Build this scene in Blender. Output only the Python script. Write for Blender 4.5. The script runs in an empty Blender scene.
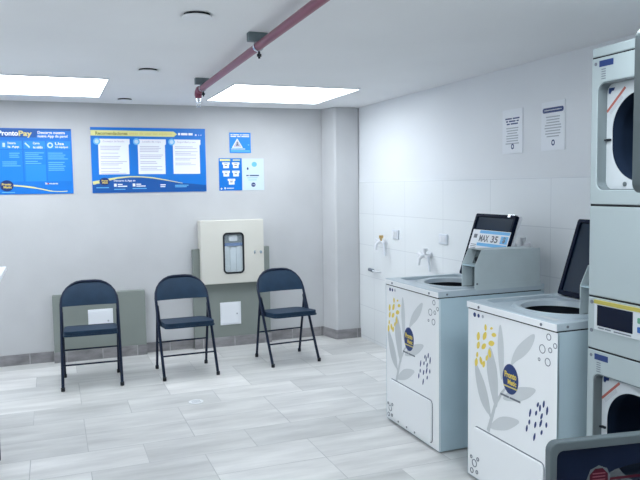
import bpy, bmesh, math, random
from mathutils import Vector, Matrix
random.seed(7)
PI = math.pi
sc = bpy.context.scene
col = sc.collection

# ------------------------------------------------------------------ materials
def mat(name, c, rough=.5, metal=0., spec=.5, emit=None, trans=0., coat=0., var=0., vscale=8., bump=0., bscale=60., ior=1.45, alpha=1.):
    m = bpy.data.materials.new(name); m.use_nodes = True
    nt = m.node_tree; b = nt.nodes['Principled BSDF']
    b.inputs['Base Color'].default_value = (*c, 1)
    b.inputs['Roughness'].default_value = rough
    b.inputs['Metallic'].default_value = metal
    b.inputs['Specular IOR Level'].default_value = spec
    b.inputs['Transmission Weight'].default_value = trans
    b.inputs['Coat Weight'].default_value = coat
    b.inputs['IOR'].default_value = ior
    b.inputs['Alpha'].default_value = alpha
    if emit:
        b.inputs['Emission Color'].default_value = (*emit[:3], 1); b.inputs['Emission Strength'].default_value = emit[3]
    if var or bump:
        tc = nt.nodes.new('ShaderNodeTexCoord')
    if var:
        n = nt.nodes.new('ShaderNodeTexNoise'); n.inputs['Scale'].default_value = vscale; n.inputs['Detail'].default_value = 5
        nt.links.new(tc.outputs['Object'], n.inputs['Vector'])
        r = nt.nodes.new('ShaderNodeValToRGB')
        r.color_ramp.elements[0].position = .3; r.color_ramp.elements[1].position = .7
        r.color_ramp.elements[0].color = (*[max(0, x*(1-var)) for x in c], 1)
        r.color_ramp.elements[1].color = (*[min(1, x*(1+var)) for x in c], 1)
        nt.links.new(n.outputs['Fac'], r.inputs['Fac']); nt.links.new(r.outputs['Color'], b.inputs['Base Color'])
    if bump:
        n2 = nt.nodes.new('ShaderNodeTexNoise'); n2.inputs['Scale'].default_value = bscale; n2.inputs['Detail'].default_value = 4
        nt.links.new(tc.outputs['Object'], n2.inputs['Vector'])
        bp = nt.nodes.new('ShaderNodeBump'); bp.inputs['Strength'].default_value = bump; bp.inputs['Distance'].default_value = .01
        nt.links.new(n2.outputs['Fac'], bp.inputs['Height']); nt.links.new(bp.outputs['Normal'], b.inputs['Normal'])
    return m

def brick_mat(name, axes, w, h, off, freq, phase, c1, c2, mortar, msize, rough, streak=None, bump=.15):
    m = bpy.data.materials.new(name); m.use_nodes = True
    nt = m.node_tree; b = nt.nodes['Principled BSDF']; N = nt.nodes.new; L = nt.links.new
    geo = N('ShaderNodeNewGeometry')
    sep = N('ShaderNodeSeparateXYZ'); L(geo.outputs['Position'], sep.inputs[0])
    comb = N('ShaderNodeCombineXYZ')
    for k in (0, 1):
        ad = N('ShaderNodeMath'); ad.operation = 'ADD'; ad.inputs[1].default_value = phase[k]
        L(sep.outputs[axes[k]], ad.inputs[0]); L(ad.outputs[0], comb.inputs[k])
    br = N('ShaderNodeTexBrick'); br.offset = off; br.offset_frequency = freq; br.squash = 1
    br.inputs['Scale'].default_value = 1; br.inputs['Brick Width'].default_value = w; br.inputs['Row Height'].default_value = h
    br.inputs['Mortar Size'].default_value = msize; br.inputs['Mortar Smooth'].default_value = .3
    br.inputs['Color1'].default_value = (*c1, 1); br.inputs['Color2'].default_value = (*c2, 1); br.inputs['Mortar'].default_value = (*mortar, 1)
    L(comb.outputs[0], br.inputs['Vector'])
    out = br.outputs['Color']
    if streak:
        mp = N('ShaderNodeMapping'); mp.inputs['Scale'].default_value = streak[0]
        L(geo.outputs['Position'], mp.inputs['Vector'])
        # shift the grain of every tile so streaks stop at the joints
        mx0 = N('ShaderNodeVectorMath'); mx0.operation = 'MULTIPLY_ADD'
        mx0.inputs[1].default_value = (37, 53, 29)
        L(br.outputs['Color'], mx0.inputs[0]); L(mp.outputs[0], mx0.inputs[2])
        n = N('ShaderNodeTexNoise'); n.inputs['Scale'].default_value = 1; n.inputs['Detail'].default_value = 6; n.inputs['Roughness'].default_value = .6
        L(mx0.outputs[0], n.inputs['Vector'])
        r = N('ShaderNodeValToRGB'); r.color_ramp.elements[0].position = .3; r.color_ramp.elements[1].position = .72
        r.color_ramp.elements[0].color = (*[streak[1]]*3, 1); r.color_ramp.elements[1].color = (*[streak[2]]*3, 1)
        L(n.outputs['Fac'], r.inputs['Fac'])
        mx = N('ShaderNodeMix'); mx.data_type = 'RGBA'; mx.blend_type = 'MULTIPLY'; mx.inputs['Factor'].default_value = 1
        L(out, mx.inputs['A']); L(r.outputs['Color'], mx.inputs['B']); out = mx.outputs['Result']
    L(out, b.inputs['Base Color']); b.inputs['Roughness'].default_value = rough
    bp = N('ShaderNodeBump'); bp.inputs['Strength'].default_value = bump; bp.inputs['Distance'].default_value = .003; bp.invert = True
    L(br.outputs['Fac'], bp.inputs['Height']); L(bp.outputs['Normal'], b.inputs['Normal'])
    return m

MT = {}
MT['wall'] = mat('wall_paint_grey', (.545, .555, .575), .8, var=.05, vscale=2.2, bump=.05)
MT['wall_white'] = mat('wall_paint_white', (.78, .805, .84), .75, var=.015, vscale=2, bump=.03)
MT['ceiling'] = mat('ceiling_paint', (.85, .86, .88), .85, var=.02, vscale=1.5)
MT['tile'] = brick_mat('wall_tile_glossy', (1, 2), .617, .30, 0, 2, (-5.235 + 12.34, -.93 + 1.2), (.81, .84, .86), (.80, .83, .855), (.68, .71, .74), .003, .22)
MT['floor'] = brick_mat('floor_tile_wood_grain', (0, 1), .612, .305, .5, 3, (-.75 + 6.12, -3.47 + 6.1), (.585, .59, .585), (.765, .76, .75), (.48, .485, .485), .0028, .28, ((1.6, 8, 1), .78, 1.16), bump=.12)
MT['skirt'] = brick_mat('baseboard_tile', (0, 2), .30, .5, 0, 2, (5.93, .2), (.23, .225, .24), (.30, .29, .30), (.40, .40, .41), .004, .4, ((6, 6, 16), .7, 1.3))
MT['boxing'] = mat('grey_green_paint', (.235, .265, .25), .75, var=.05, vscale=3)
MT['enamel'] = mat('white_enamel', (.74, .77, .81), .3, var=.01, vscale=3)
MT['vinyl'] = mat('white_vinyl_front', (.86, .88, .90), .35)
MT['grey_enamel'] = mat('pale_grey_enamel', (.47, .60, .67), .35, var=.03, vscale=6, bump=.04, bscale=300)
MT['deck'] = mat('deck_grey_enamel', (.46, .54, .60), .28, var=.02, vscale=6)
MT['steel'] = mat('brushed_steel', (.56, .64, .665), .42, .1, var=.04, vscale=9)
MT['dark_plastic'] = mat('navy_black_plastic', (.004, .009, .026), .5, spec=.08)
MT['lid_panel'] = mat('lid_glass_panel', (.008, .022, .045), .3, spec=.14)
MT['tub'] = mat('tub_dark_steel', (.035, .045, .06), .35, .5)
MT['seam'] = mat('seam_black', (.01, .012, .016), .8)
MT['leaf'] = mat('leaf_print_grey', (.62, .65, .67), .4)
MT['leaf2'] = mat('leaf_print_dark_grey', (.56, .59, .61), .4)
MT['yellow'] = mat('yellow_print', (.80, .62, .10), .4)
MT['navy'] = mat('navy_print', (.010, .035, .16), .4)
MT['ink'] = mat('grey_ink', (.16, .18, .22), .5)
MT['ink_light'] = mat('pale_grey_ink', (.42, .45, .50), .5)
MT['white'] = mat('white_print', (.82, .85, .90), .5)
MT['blue'] = mat('poster_blue', (.006, .175, .63), .3, var=.06, vscale=3)
MT['blue_light'] = mat('poster_light_blue', (.018, .25, .78), .3)
MT['blue_mid'] = mat('poster_column_blue', (.010, .215, .70), .3)
MT['blue_dark'] = mat('poster_dark_blue', (.006, .09, .36), .3)
MT['sky_print'] = mat('pale_blue_print', (.50, .67, .86), .4)
MT['paper_blue'] = mat('pale_blue_paper', (.60, .72, .86), .5)
MT['cyan_print'] = mat('cyan_print', (.15, .48, .82), .4)
MT['pale_yellow'] = mat('pale_yellow_print', (.72, .72, .30), .4)
MT['olive'] = mat('olive_print', (.27, .28, .08), .4)
MT['gold'] = mat('gold_print', (.62, .55, .18), .4)
MT['lilac'] = mat('lilac_print', (.48, .46, .62), .4)
MT['red_print'] = mat('red_print', (.55, .06, .06), .4)
MT['red_pale'] = mat('faded_red_print', (.42, .12, .10), .4)
MT['maroon'] = mat('maroon_sticker', (.05, .003, .012), .6, spec=.15)
MT['pink_ink'] = mat('pink_ink', (.15, .03, .05), .5)
MT['pipe'] = mat('red_pipe_paint', (.25, .065, .115), .35, var=.1, vscale=5)
MT['galv'] = mat('galvanised_steel', (.20, .25, .27), .5, .5, var=.15, vscale=20)
MT['black_metal'] = mat('black_iron', (.015, .02, .03), .5, .3)
MT['chrome'] = mat('chrome', (.62, .66, .70), .2, .9)
MT['brass'] = mat('brass', (.62, .42, .17), .3, .8)
MT['pvc'] = mat('white_pvc', (.76, .78, .82), .3)
MT['switch'] = mat('white_switch_plastic', (.70, .74, .80), .35)
MT['navy_vinyl'] = mat('navy_vinyl_padding', (.013, .034, .068), .5, spec=.25, var=.12, vscale=14, bump=.08, bscale=220)
MT['navy_tube'] = mat('navy_powder_coat', (.008, .016, .040), .4, spec=.3)
MT['rubber'] = mat('black_rubber', (.012, .014, .02), .7)
MT['cream'] = mat('cream_enamel', (.66, .65, .60), .45, var=.015, vscale=4)
MT['pane'] = mat('clear_glass', (.6, .7, .75), .04, alpha=.16)
MT['hose'] = mat('folded_canvas_hose', (.70, .76, .80), .6, var=.08, vscale=16)
MT['cab_dark'] = mat('cabinet_interior', (.20, .24, .28), .6)
MT['dryer'] = mat('dryer_grey_enamel', (.38, .445, .465), .30, var=.012, vscale=4)
MT['dryer_in'] = mat('dryer_bulkhead_white', (.60, .645, .68), .35)
MT['recess'] = mat('recess_grey', (.15, .185, .20), .4)
MT['drum'] = mat('drum_dark', (.012, .022, .045), .5, 0, .2)
MT['door_frame'] = mat('door_frame_grey', (.070, .092, .102), .4)
MT['tint'] = mat('tinted_door_glass', (.006, .014, .03), .1, alpha=.6, spec=.12)
MT['display'] = mat('display_black', (.005, .009, .024), .25, spec=.15)
MT['strip'] = mat('yellow_strip', (.46, .40, .08), .4)
MT['green'] = mat('green_button', (.10, .30, .20), .4)
MT['table_top'] = mat('white_laminate', (.80, .83, .87), .35)
MT['drain'] = mat('drain_cover_white', (.80, .82, .84), .35)
MT['vent'] = mat('vent_white', (.84, .86, .89), .6)
MT['light'] = mat('light_diffuser', (.9, .95, 1), .5, emit=(.90, .96, 1.0, 5.8))
MT['light_fill'] = mat('light_diffuser_fill', (.9, .95, 1), .5, emit=(.89, .96, 1.0, 9.6))  # stronger emission for the unseen panels added as fill near the camera
MT['light_frame'] = mat('light_frame_white', (.75, .8, .85), .5)

# ------------------------------------------------------------------ mesh helpers
def nb(): return bmesh.new()

def obj(name, bm, m, parent=None, smooth=False, bevel=0, bseg=2):
    me = bpy.data.meshes.new(name)
    bmesh.ops.recalc_face_normals(bm, faces=bm.faces)
    bm.to_mesh(me); bm.free()
    ms = m if isinstance(m, (list, tuple)) else [m]
    for k in ms: me.materials.append(MT[k])
    o = bpy.data.objects.new(name, me); col.objects.link(o)
    if smooth:
        for p in me.polygons: p.use_smooth = True
        es = o.modifiers.new('split', 'EDGE_SPLIT'); es.split_angle = math.radians(40)
    if bevel:
        b = o.modifiers.new('bevel', 'BEVEL'); b.width = bevel; b.segments = bseg; b.limit_method = 'ANGLE'; b.angle_limit = math.radians(50)
    if parent: o.parent = parent
    return o

def thing(name, label, cat, loc=(0, 0, 0), group=None):
    o = bpy.data.objects.new(name, None); col.objects.link(o)
    o.location = loc; o.empty_display_size = .1
    o['label'] = label; o['category'] = cat
    if group: o['group'] = group
    return o

def tag(o, label, cat, group=None):
    o['label'] = label; o['category'] = cat
    if group: o['group'] = group
    return o

def fix_parent(root):
    """parts are modelled in world coordinates: cancel the Empty's own location"""
    for ch in root.children:
        ch.location = Vector(ch.location) - Vector(root.location)

def struct(name, bm, m, parent=None, **k):
    o = obj(name, bm, m, parent, **k)
    if not parent: o['kind'] = 'structure'
    return o

def box(bm, x0, x1, y0, y1, z0, z1, mi=0, skip=()):
    v = [bm.verts.new((x, y, z)) for x in (x0, x1) for y in (y0, y1) for z in (z0, z1)]
    fs = {'x-': (0, 1, 3, 2), 'x+': (4, 6, 7, 5), 'y-': (0, 4, 5, 1), 'y+': (2, 3, 7, 6), 'z-': (0, 2, 6, 4), 'z+': (1, 5, 7, 3)}
    for k, f in fs.items():
        if k in skip: continue
        fc = bm.faces.new([v[i] for i in f]); fc.material_index = mi

def tube(bm, pts, r, seg=14, mi=0, cap=True):
    pts = [Vector(p) for p in pts]
    rr = r if isinstance(r, (list, tuple)) else [r]*len(pts)
    rings = []
    n0 = None
    for i, p in enumerate(pts):
        if i == 0: t = pts[1]-pts[0]
        elif i == len(pts)-1: t = pts[-1]-pts[-2]
        else: t = (pts[i]-pts[i-1]).normalized()+(pts[i+1]-pts[i]).normalized()
        t.normalize()
        if n0 is None:
            a = Vector((0, 0, 1)) if abs(t.z) < .9 else Vector((1, 0, 0))
            n0 = t.cross(a).normalized()
        else:
            n0 = (n0 - t*n0.dot(t)).normalized()
        b = t.cross(n0)
        rings.append([bm.verts.new(p + (n0*math.cos(2*PI*k/seg) + b*math.sin(2*PI*k/seg))*rr[i]) for k in range(seg)])
    for i in range(len(rings)-1):
        for k in range(seg):
            f = bm.faces.new((rings[i][k], rings[i][(k+1) % seg], rings[i+1][(k+1) % seg], rings[i+1][k])); f.material_index = mi
    if cap:
        for rg in (rings[0], rings[-1]):
            f = bm.faces.new(rg); f.material_index = mi

class Frame:
    """a local drawing frame on a surface: u right, v up, n out of the surface"""
    def __init__(s, o, u, v, n): s.o, s.u, s.v, s.n = Vector(o), Vector(u), Vector(v), Vector(n)
    def p(s, u, v, d=0): return s.o + s.u*u + s.v*v + s.n*d

def prism(bm, fr, poly, d0, d1, mi=0):
    a = [bm.verts.new(fr.p(u, v, d0)) for u, v in poly]
    b = [bm.verts.new(fr.p(u, v, d1)) for u, v in poly]
    n = len(poly)
    for f in (bm.faces.new(a), bm.faces.new(b)): f.material_index = mi
    for i in range(n):
        f = bm.faces.new((a[i], a[(i+1) % n], b[(i+1) % n], b[i])); f.material_index = mi

def rect(u0, u1, v0, v1): return [(u0, v0), (u1, v0), (u1, v1), (u0, v1)]

def rrect(u0, u1, v0, v1, r, seg=5):
    out = []
    for cx, cy, a0 in ((u1-r, v0+r, -PI/2), (u1-r, v1-r, 0), (u0+r, v1-r, PI/2), (u0+r, v0+r, PI)):
        for k in range(seg+1):
            a = a0 + PI/2*k/seg
            out.append((cx+r*math.cos(a), cy+r*math.sin(a)))
    return out

def ell(cu, cv, ru, rv, n=24, e=2.):
    out = []
    for k in range(n):
        a = 2*PI*k/n; c, s = math.cos(a), math.sin(a)
        out.append((cu+ru*math.copysign(abs(c)**(2/e), c), cv+rv*math.copysign(abs(s)**(2/e), s)))
    return out

def ring(bm, fr, outer, inner, d0, d1, mi=0):
    """plate between two loops with the same number of points"""
    n = len(outer)
    L = [[bm.verts.new(fr.p(u, v, d)) for u, v in lp] for d in (d0, d1) for lp in (outer, inner)]
    for i in range(n):
        j = (i+1) % n
        for q in ((L[0][i], L[0][j], L[1][j], L[1][i]), (L[2][i], L[2][j], L[3][j], L[3][i]), (L[0][i], L[0][j], L[2][j], L[2][i]), (L[1][i], L[1][j], L[3][j], L[3][i])):
            f = bm.faces.new(q); f.material_index = mi

def ray_loop(poly, c, angs):
    """where rays from c at the angles angs leave the convex polygon poly"""
    out = []
    n = len(poly)
    for a in angs:
        dx, dy = math.cos(a), math.sin(a); best = None
        for i in range(n):
            x1, y1 = poly[i][0]-c[0], poly[i][1]-c[1]; x2, y2 = poly[(i+1) % n][0]-c[0], poly[(i+1) % n][1]-c[1]
            ex, ey = x2-x1, y2-y1; den = dx*ey-dy*ex
            if abs(den) < 1e-12: continue
            t = (x1*ey-y1*ex)/den; s = (x1*dy-y1*dx)/den
            if t > 1e-9 and -1e-6 <= s <= 1+1e-6 and (best is None or t > best): best = t
        out.append((c[0]+dx*best, c[1]+dy*best))
    return out

def hole_plate(bm, fr, outer, inner, c, d0, d1, mi=0, n=64):
    angs = sorted(set([round(2*PI*k/n, 6) for k in range(n)] + [round(math.atan2(v-c[1], u-c[0]) % (2*PI), 6) for u, v in list(outer)+list(inner)]))
    angs = [a for i, a in enumerate(angs) if i == 0 or a-angs[i-1] > 1e-4]
    ring(bm, fr, ray_loop(outer, c, angs), ray_loop(inner, c, angs), d0, d1, mi)

def smooth_poly(pts, it=2):
    for _ in range(it):
        out = []
        n = len(pts)
        for i in range(n):
            a, b = pts[i], pts[(i+1) % n]
            out += [(a[0]*.75+b[0]*.25, a[1]*.75+b[1]*.25), (a[0]*.25+b[0]*.75, a[1]*.25+b[1]*.75)]
        pts = out
    return pts

def stroke(pts, w):
    """a ribbon polygon along a polyline; w is a width or one per point"""
    ws = w if isinstance(w, (list, tuple)) else [w]*len(pts)
    l, r = [], []
    for i, (x, y) in enumerate(pts):
        a = pts[max(0, i-1)]; b = pts[min(len(pts)-1, i+1)]
        dx, dy = b[0]-a[0], b[1]-a[1]; m = math.hypot(dx, dy) or 1
        l.append((x-dy/m*ws[i]/2, y+dx/m*ws[i]/2)); r.append((x+dy/m*ws[i]/2, y-dx/m*ws[i]/2))
    return l + r[::-1]

def ribbon(bm, fr, pts, w, d, mi=0):
    ws = w if isinstance(w, (list, tuple)) else [w]*len(pts)
    pl = stroke(pts, ws); n = len(pts)
    for i in range(n-1):
        prism(bm, fr, [pl[i], pl[i+1], pl[2*n-2-i], pl[2*n-1-i]], max(d-.0006, .0001), d, mi)

def bez(p0, p1, p2, n=12):
    return [((1-t)**2*p0[0]+2*t*(1-t)*p1[0]+t*t*p2[0], (1-t)**2*p0[1]+2*t*(1-t)*p1[1]+t*t*p2[1]) for t in [k/n for k in range(n+1)]]

def text(bm, fr, s, u0, u1, v0, v1, d, mi=0, bold=.0, shear=0):
    """lettering fitted into the rectangle u0..u1, v0..v1 of a frame"""
    cu = bpy.data.curves.new('lettering', 'FONT'); cu.body = s; cu.size = 1; cu.offset = bold; cu.resolution_u = 3; cu.shear = shear
    ob = bpy.data.objects.new('lettering', cu); col.objects.link(ob)
    dg = bpy.context.evaluated_depsgraph_get(); dg.update()
    me = bpy.data.meshes.new_from_object(ob.evaluated_get(dg))
    col.objects.unlink(ob); bpy.data.objects.remove(ob); bpy.data.curves.remove(cu)
    xs = [v.co.x for v in me.vertices]; ys = [v.co.y for v in me.vertices]
    if not xs: return
    ax, bx, ay, by = min(xs), max(xs), min(ys), max(ys)
    vs = [bm.verts.new(fr.p(u0+(v.co.x-ax)/(bx-ax)*(u1-u0), v0+(v.co.y-ay)/(by-ay)*(v1-v0), d)) for v in me.vertices]
    for p in me.polygons:
        try:
            f = bm.faces.new([vs[i] for i in p.vertices]); f.material_index = mi
        except ValueError: pass
    bpy.data.meshes.remove(me)

def lines(bm, fr, u0, u1, v_top, n, pitch, h, d, mi=0, rnd=None, ragged=.35):
    rnd = rnd or random
    for k in range(n):
        ue = u1 - (u1-u0)*rnd.random()*ragged
        prism(bm, fr, rect(u0, ue, v_top-k*pitch-h, v_top-k*pitch), d-.0006, d, mi)

def words(bm, fr, counts, u0, u1, v0, v1, d, mi=0, bold=0, shear=0):
    """a line of print too small to read: one bar per word, counts letters long"""
    tot = sum(counts)+.8*(len(counts)-1); u = u0; q = (u1-u0)/tot; h = v1-v0
    for c in counts:
        prism(bm, fr, rect(u, u+c*q, v0+h*.15, v1-h*.1), d-.0005, d, mi); u += (c+.8)*q

# ------------------------------------------------------------------ room
XL, XR, YF, YB, H = -2.6, 2.81, -1.6, 6.40, 2.253
b = nb(); box(b, XL-.1, XR+.1, YF-.1, YB+.1, -.1, 0); struct('floor', b, 'floor')
b = nb(); box(b, XL-.1, XR+.1, YF-.1, YB+.1, H, H+.1); struct('ceiling', b, 'ceiling')
b = nb(); box(b, XL-.1, XR+.1, YB, YB+.1, 0, H); struct('wall_back', b, 'wall')
b = nb(); box(b, XR+.006, XR+.1, YF, YB, 0, H); wr = struct('wall_right', b, 'wall_white')
b = nb(); box(b, XR, XR+.006, YF, YB, 0, 1.531); t = obj('tile_cladding', b, 'tile', wr)
b = nb(); box(b, XL-.1, XL, YF, YB, 0, H); struct('wall_left', b, 'wall_white')
b = nb(); box(b, XL-.1, XR+.1, YF-.1, YF, 0, H); struct('wall_front', b, 'wall_white')
# corner pillar with a splayed side, two boxed-out dado panels
b = nb()
fr = Frame((0, 0, 0), (1, 0, 0), (0, 1, 0), (0, 0, 1))
prism(b, fr, [(2.505, 6.40), (2.553, 6.185), (2.57, 6.17), (XR, 6.17), (XR, 6.40)], 0, H); struct('pillar_corner', b, 'wall', bevel=.012)
b = nb(); box(b, -.03, .752, 6.335, 6.40, 0, .588); struct('trim_1', b, 'boxing', bevel=.004)
b = nb(); box(b, 1.195, 1.932, 6.335, 6.40, 0, .932); struct('trim_2', b, 'boxing', bevel=.004)
b = nb()
for x0, x1, y in ((XL, -.034, YB), (-.034, .756, 6.335), (.756, 1.191, YB), (1.191, 1.936, 6.335), (1.936, 2.492, YB)):
    box(b, x0, x1, y-.012, y-.0005, 0, .092)
prism(b, fr, [(2.492, 6.3995), (2.540, 6.178), (2.5535, 6.182), (2.505, 6.3995)], 0, .092)
prism(b, fr, [(2.540, 6.178), (2.560, 6.158), (XR, 6.158), (XR, 6.1695), (2.565, 6.1695), (2.5535, 6.182)], 0, .092)
struct('baseboard_back', b, 'skirt', bevel=.003)

# white access hatches on the dado panels
for (x0, x1, z0, z1, tall) in ((.258, .468, .292, .445, 0), (1.437, 1.636, .205, .42, 1)):
    r = thing('access_hatch', 'square white access hatch low on the grey panel under the hose cabinet' if tall else 'white access hatch behind the chair on the far left, on the grey panel', 'access hatch', ((x0+x1)/2, 6.335, z0), 'white access hatches on the grey panels')
    f = Frame((x0, 6.335, z0), (1, 0, 0), (0, 0, 1), (0, -1, 0)); w, h = x1-x0, z1-z0
    b = nb(); prism(b, f, rect(0, w, 0, h), .0003, .008); obj('frame', b, 'white', r, bevel=.002)
    b = nb(); prism(b, f, rect(.014, w-.014, .014, h-.014), .008, .013); obj('hatch_door', b, 'white', r, bevel=.003)
    b = nb(); prism(b, f, ell(w*.80, h*.48 if tall else h*.3, .008, .008, 12), .013, .017); obj('latch', b, 'ink_light', r)
    fix_parent(r)

# ------------------------------------------------------------------ ceiling things
for x0, y0, lm, lab in ((-.605, 4.955, 'light', 'square ceiling light panel above the left posters, cut off by the picture edge'), (1.272, 4.955, 'light', 'bright square ceiling light panel beside the red pipe, near the corner pillar'),
        (-2.48, 4.955, 'light', 'unseen square ceiling light panel by the left wall, added to light the machine fronts'), (-.605, .85, 'light_fill', 'unseen square ceiling light panel added as fill near the camera, left of the pipe'), (1.272, .85, 'light_fill', 'unseen square ceiling light panel added as fill near the camera, above the dryers')):  # these three are out of view, added to brighten machines and room
    w, d = 1.004, .975
    r = thing('ceiling_light', lab, 'ceiling light', (x0+w/2, y0+d/2, H), 'square ceiling light panels')
    f = Frame((x0, y0, H), (1, 0, 0), (0, 1, 0), (0, 0, -1))
    b = nb(); prism(b, f, rect(.006, w-.006, .006, d-.006), .001, .007); obj('diffuser', b, lm, r)
    b = nb(); ring(b, f, rect(0, w, 0, d), rect(.006, w-.006, .006, d-.006), .0003, .009); obj('frame', b, 'light_frame', r)
    fix_parent(r)
for k, (x, y, rad, lab) in enumerate(((.623, 3.05, .066, 'round white ceiling cover nearest the camera, at the top of the picture'), (.605, 4.536, .066, 'middle of the three round white ceiling covers in a row'), (.609, 6.06, .066, 'round white ceiling cover closest to the back wall'))):
    r = thing('ceiling_cover', lab, 'ceiling cover', (x, y, H), 'round ceiling covers')
    f = Frame((x, y, H), (1, 0, 0), (0, 1, 0), (0, 0, -1))
    b = nb(); prism(b, f, ell(0, 0, rad*.86, rad*.86, 32), .0003, .010); obj('spacer', b, 'seam', r)
    b = nb(); prism(b, f, ell(0, 0, rad, rad, 40), .010, .017); obj('cover_plate', b, 'vent', r, bevel=.003)
    fix_parent(r)

# red sprinkler pipe, its hangers and sprinkler head
PX, PZ = .977, 2.187
def pipe_pt(y): return Vector((PX + (y-3.355)*.019, y, PZ))
r = thing('sprinkler_pipe', 'long dark red sprinkler pipe running under the ceiling towards the back wall', 'pipe', tuple(pipe_pt(3.2)))
b = nb(); tube(b, [pipe_pt(-1.55), pipe_pt(1), pipe_pt(3), pipe_pt(4.85)], .0205, 20); obj('pipe', b, 'pipe', r, smooth=True)
e = pipe_pt(4.85)
b = nb(); tube(b, [e, e+Vector((-.004, .035, 0)), e+Vector((-.006, .06, -.012)), e+Vector((-.007, .066, -.035)), e+Vector((-.007, .066, -.055))], [.026, .027, .027, .026, .022], 18); obj('elbow', b, 'pipe', r, smooth=True)
h = e+Vector((-.007, .066, -.055))
b = nb(); tube(b, [h, h-Vector((0, 0, .02))], .016, 12); tube(b, [h-Vector((0, 0, .02)), h-Vector((0, 0, .03))], .010, 12)
for sx in (-1, 1): tube(b, [h+Vector((sx*.010, 0, -.028)), h+Vector((sx*.012, 0, -.045)), h+Vector((0, 0, -.058))], .0028, 8)
tube(b, [h-Vector((0, 0, .058)), h-Vector((0, 0, .061))], .015, 16); obj('sprinkler_head', b, 'chrome', r, smooth=True)
fix_parent(r)
for y, lab in ((3.32, 'dark steel hanger holding the middle of the red pipe to the ceiling'), (4.79, 'grey steel hanger at the end of the red pipe by the sprinkler head')):
    p = pipe_pt(y)
    r = thing('pipe_hanger', lab, 'pipe hanger', (p.x, y, H), 'steel hangers of the red pipe')
    b = nb(); x0, x1 = p.x-.052, p.x+.045
    box(b, x0, x1, y-.02, y+.02, H-.0435, H-.0005)
    obj('channel', b, 'galv', r, bevel=.002)
    b = nb()
    f = Frame((p.x, y-.011, p.z), (1, 0, 0), (0, 0, 1), (0, 1, 0))
    ring(b, f, ell(0, 0, .0255, .0255, 28), ell(0, 0, .021, .021, 28), 0, .022)
    box(b, p.x-.010, p.x+.010, y-.009, y+.009, p.z+.0225, H-.0437)
    obj('clamp', b, 'chrome', r, bevel=.001)
    b = nb(); tube(b, [(p.x+.004, y, p.z-.022), (p.x+.004, y, p.z-.058)], .0055, 10); tube(b, [(p.x+.004, y, p.z-.036), (p.x+.004, y, p.z-.048)], .0115, 6)
    obj('bolt', b, 'black_metal', r)
    fix_parent(r)

# ------------------------------------------------------------------ posters on the back wall
def wallframe(x0, z0): return Frame((x0, YB, z0), (1, 0, 0), (0, 0, 1), (0, -1, 0))

# app poster (far left)
W1, H1 = .64, .557
f = wallframe(.183-W1, 1.467)
r = thing('app_poster', 'blue payment app poster with white ProntoPay title, at the left edge of the picture', 'poster', (.183-W1/2, YB, 1.467), 'big blue posters on the back wall')
def P1(px, py): return ((px-71.3)*.0080+W1, (193.5-py)*.00864)
def R1(a, c, b_, d): u0, v1 = P1(a, c); u1, v0 = P1(b_, d); return rect(u0, u1, v0, v1)
b = nb(); prism(b, f, rect(0, W1, 0, H1), .0005, .006); obj('board', b, 'blue', r)
b = nb(); prism(b, f, [(0.004, .553), (.004, P1(0, 138)[1]), P1(36, 138), P1(38.5, 131), P1(70.6, 131), (W1-.004, .553)], .006, .0066); obj('header_band', b, 'blue_dark', r)
b = nb()
for a, c in ((-5, 21.5), (23.3, 44.6), (46, 70)):
    b = nb(); prism(b, f, R1(a, 141.3, c, 149.3), .006, .0066); obj('step_tab', b, 'blue_light', r)
    b = nb(); prism(b, f, R1(a, 150.3, c, 181), .006, .0063); obj('column_panel', b, 'blue_mid', r)
b = nb(); prism(b, f, R1(24.5, 164.5, 44.3, 181), .0063, .0067); obj('picture_box', b, 'blue_light', r)
b = nb()
u0, v0 = P1(-.6, 137); u1, v1 = P1(18.5, 131.4); text(b, f, 'Pronto', u0, u1, v0+.005, v1, .0072, 0, .03)
u0, v0 = P1(37.6, 134.5); u1, v1 = P1(65, 131.6); text(b, f, 'Descarga nuestra', u0, u1, v0-.006, v1, .0072, 0, .02)
u0, v0 = P1(37.6, 138.1); u1, v1 = P1(67.5, 135.1); text(b, f, 'nueva App de pago!', u0, u1, v0-.004, v1, .0072, 0, .02)
for a, s1, s2, q in ((8, 'Descarga', 'la App', 19), (32.5, 'Carga', 'tu saldo', 42), (54.5, 'Usa', 'los equipos', 67.5)):
    for s, y0, y1 in ((s1, 145.2, 142.4), (s2, 148.6, 146)):
        u0, v0 = P1(a, y0); u1, v1 = P1(q if s == s2 else a+(q-a)*.7, y1); text(b, f, s, u0, u1, v0, v1, .0072, 0, .02)
u0, v0 = P1(42.8, 184.6); u1, v1 = P1(55.8, 182.2); text(b, f, 'Sin recargo', u0, u1, v0, v1, .0072, 0, .02)
obj('white_lettering', b, 'white', r)
b = nb(); u0, v0 = P1(19, 138.2); u1, v1 = P1(32, 131.4); text(b, f, 'Pay', u0, u1, v0, v1, .0072, 0, .03)
obj('gold_lettering', b, 'gold', r)
b = nb()
for cx in (4.2, 27.2, 49.5):
    u, v = P1(cx, 145.4)
    if cx < 10: prism(b, f, rrect(u-.010, u+.010, v-.018, v+.018, .004), .0066, .0072)
    elif cx < 30:
        prism(b, f, stroke([(u-.02, v+.018), (u, v-.002), (u+.016, v-.02)], .012), .0066, .0072)
    else: ring(b, f, ell(u, v, .024, .024), ell(u, v, .013, .013), .0066, .0072)
obj('tab_icons', b, 'sky_print', r)
b = nb(); rn = random.Random(3)
for a, c, y0, n in ((9, 20, 153, 3), (2, 20, 161.5, 3), (24.5, 43, 152.6, 4), (24.5, 43, 161, 2), (47, 68, 152.8, 4), (47, 68, 162, 5)):
    u0, v = P1(a, y0); u1, _ = P1(c, y0); lines(b, f, u0, u1, v, n, .0165, .006, .0072, 0, rn)
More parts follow.
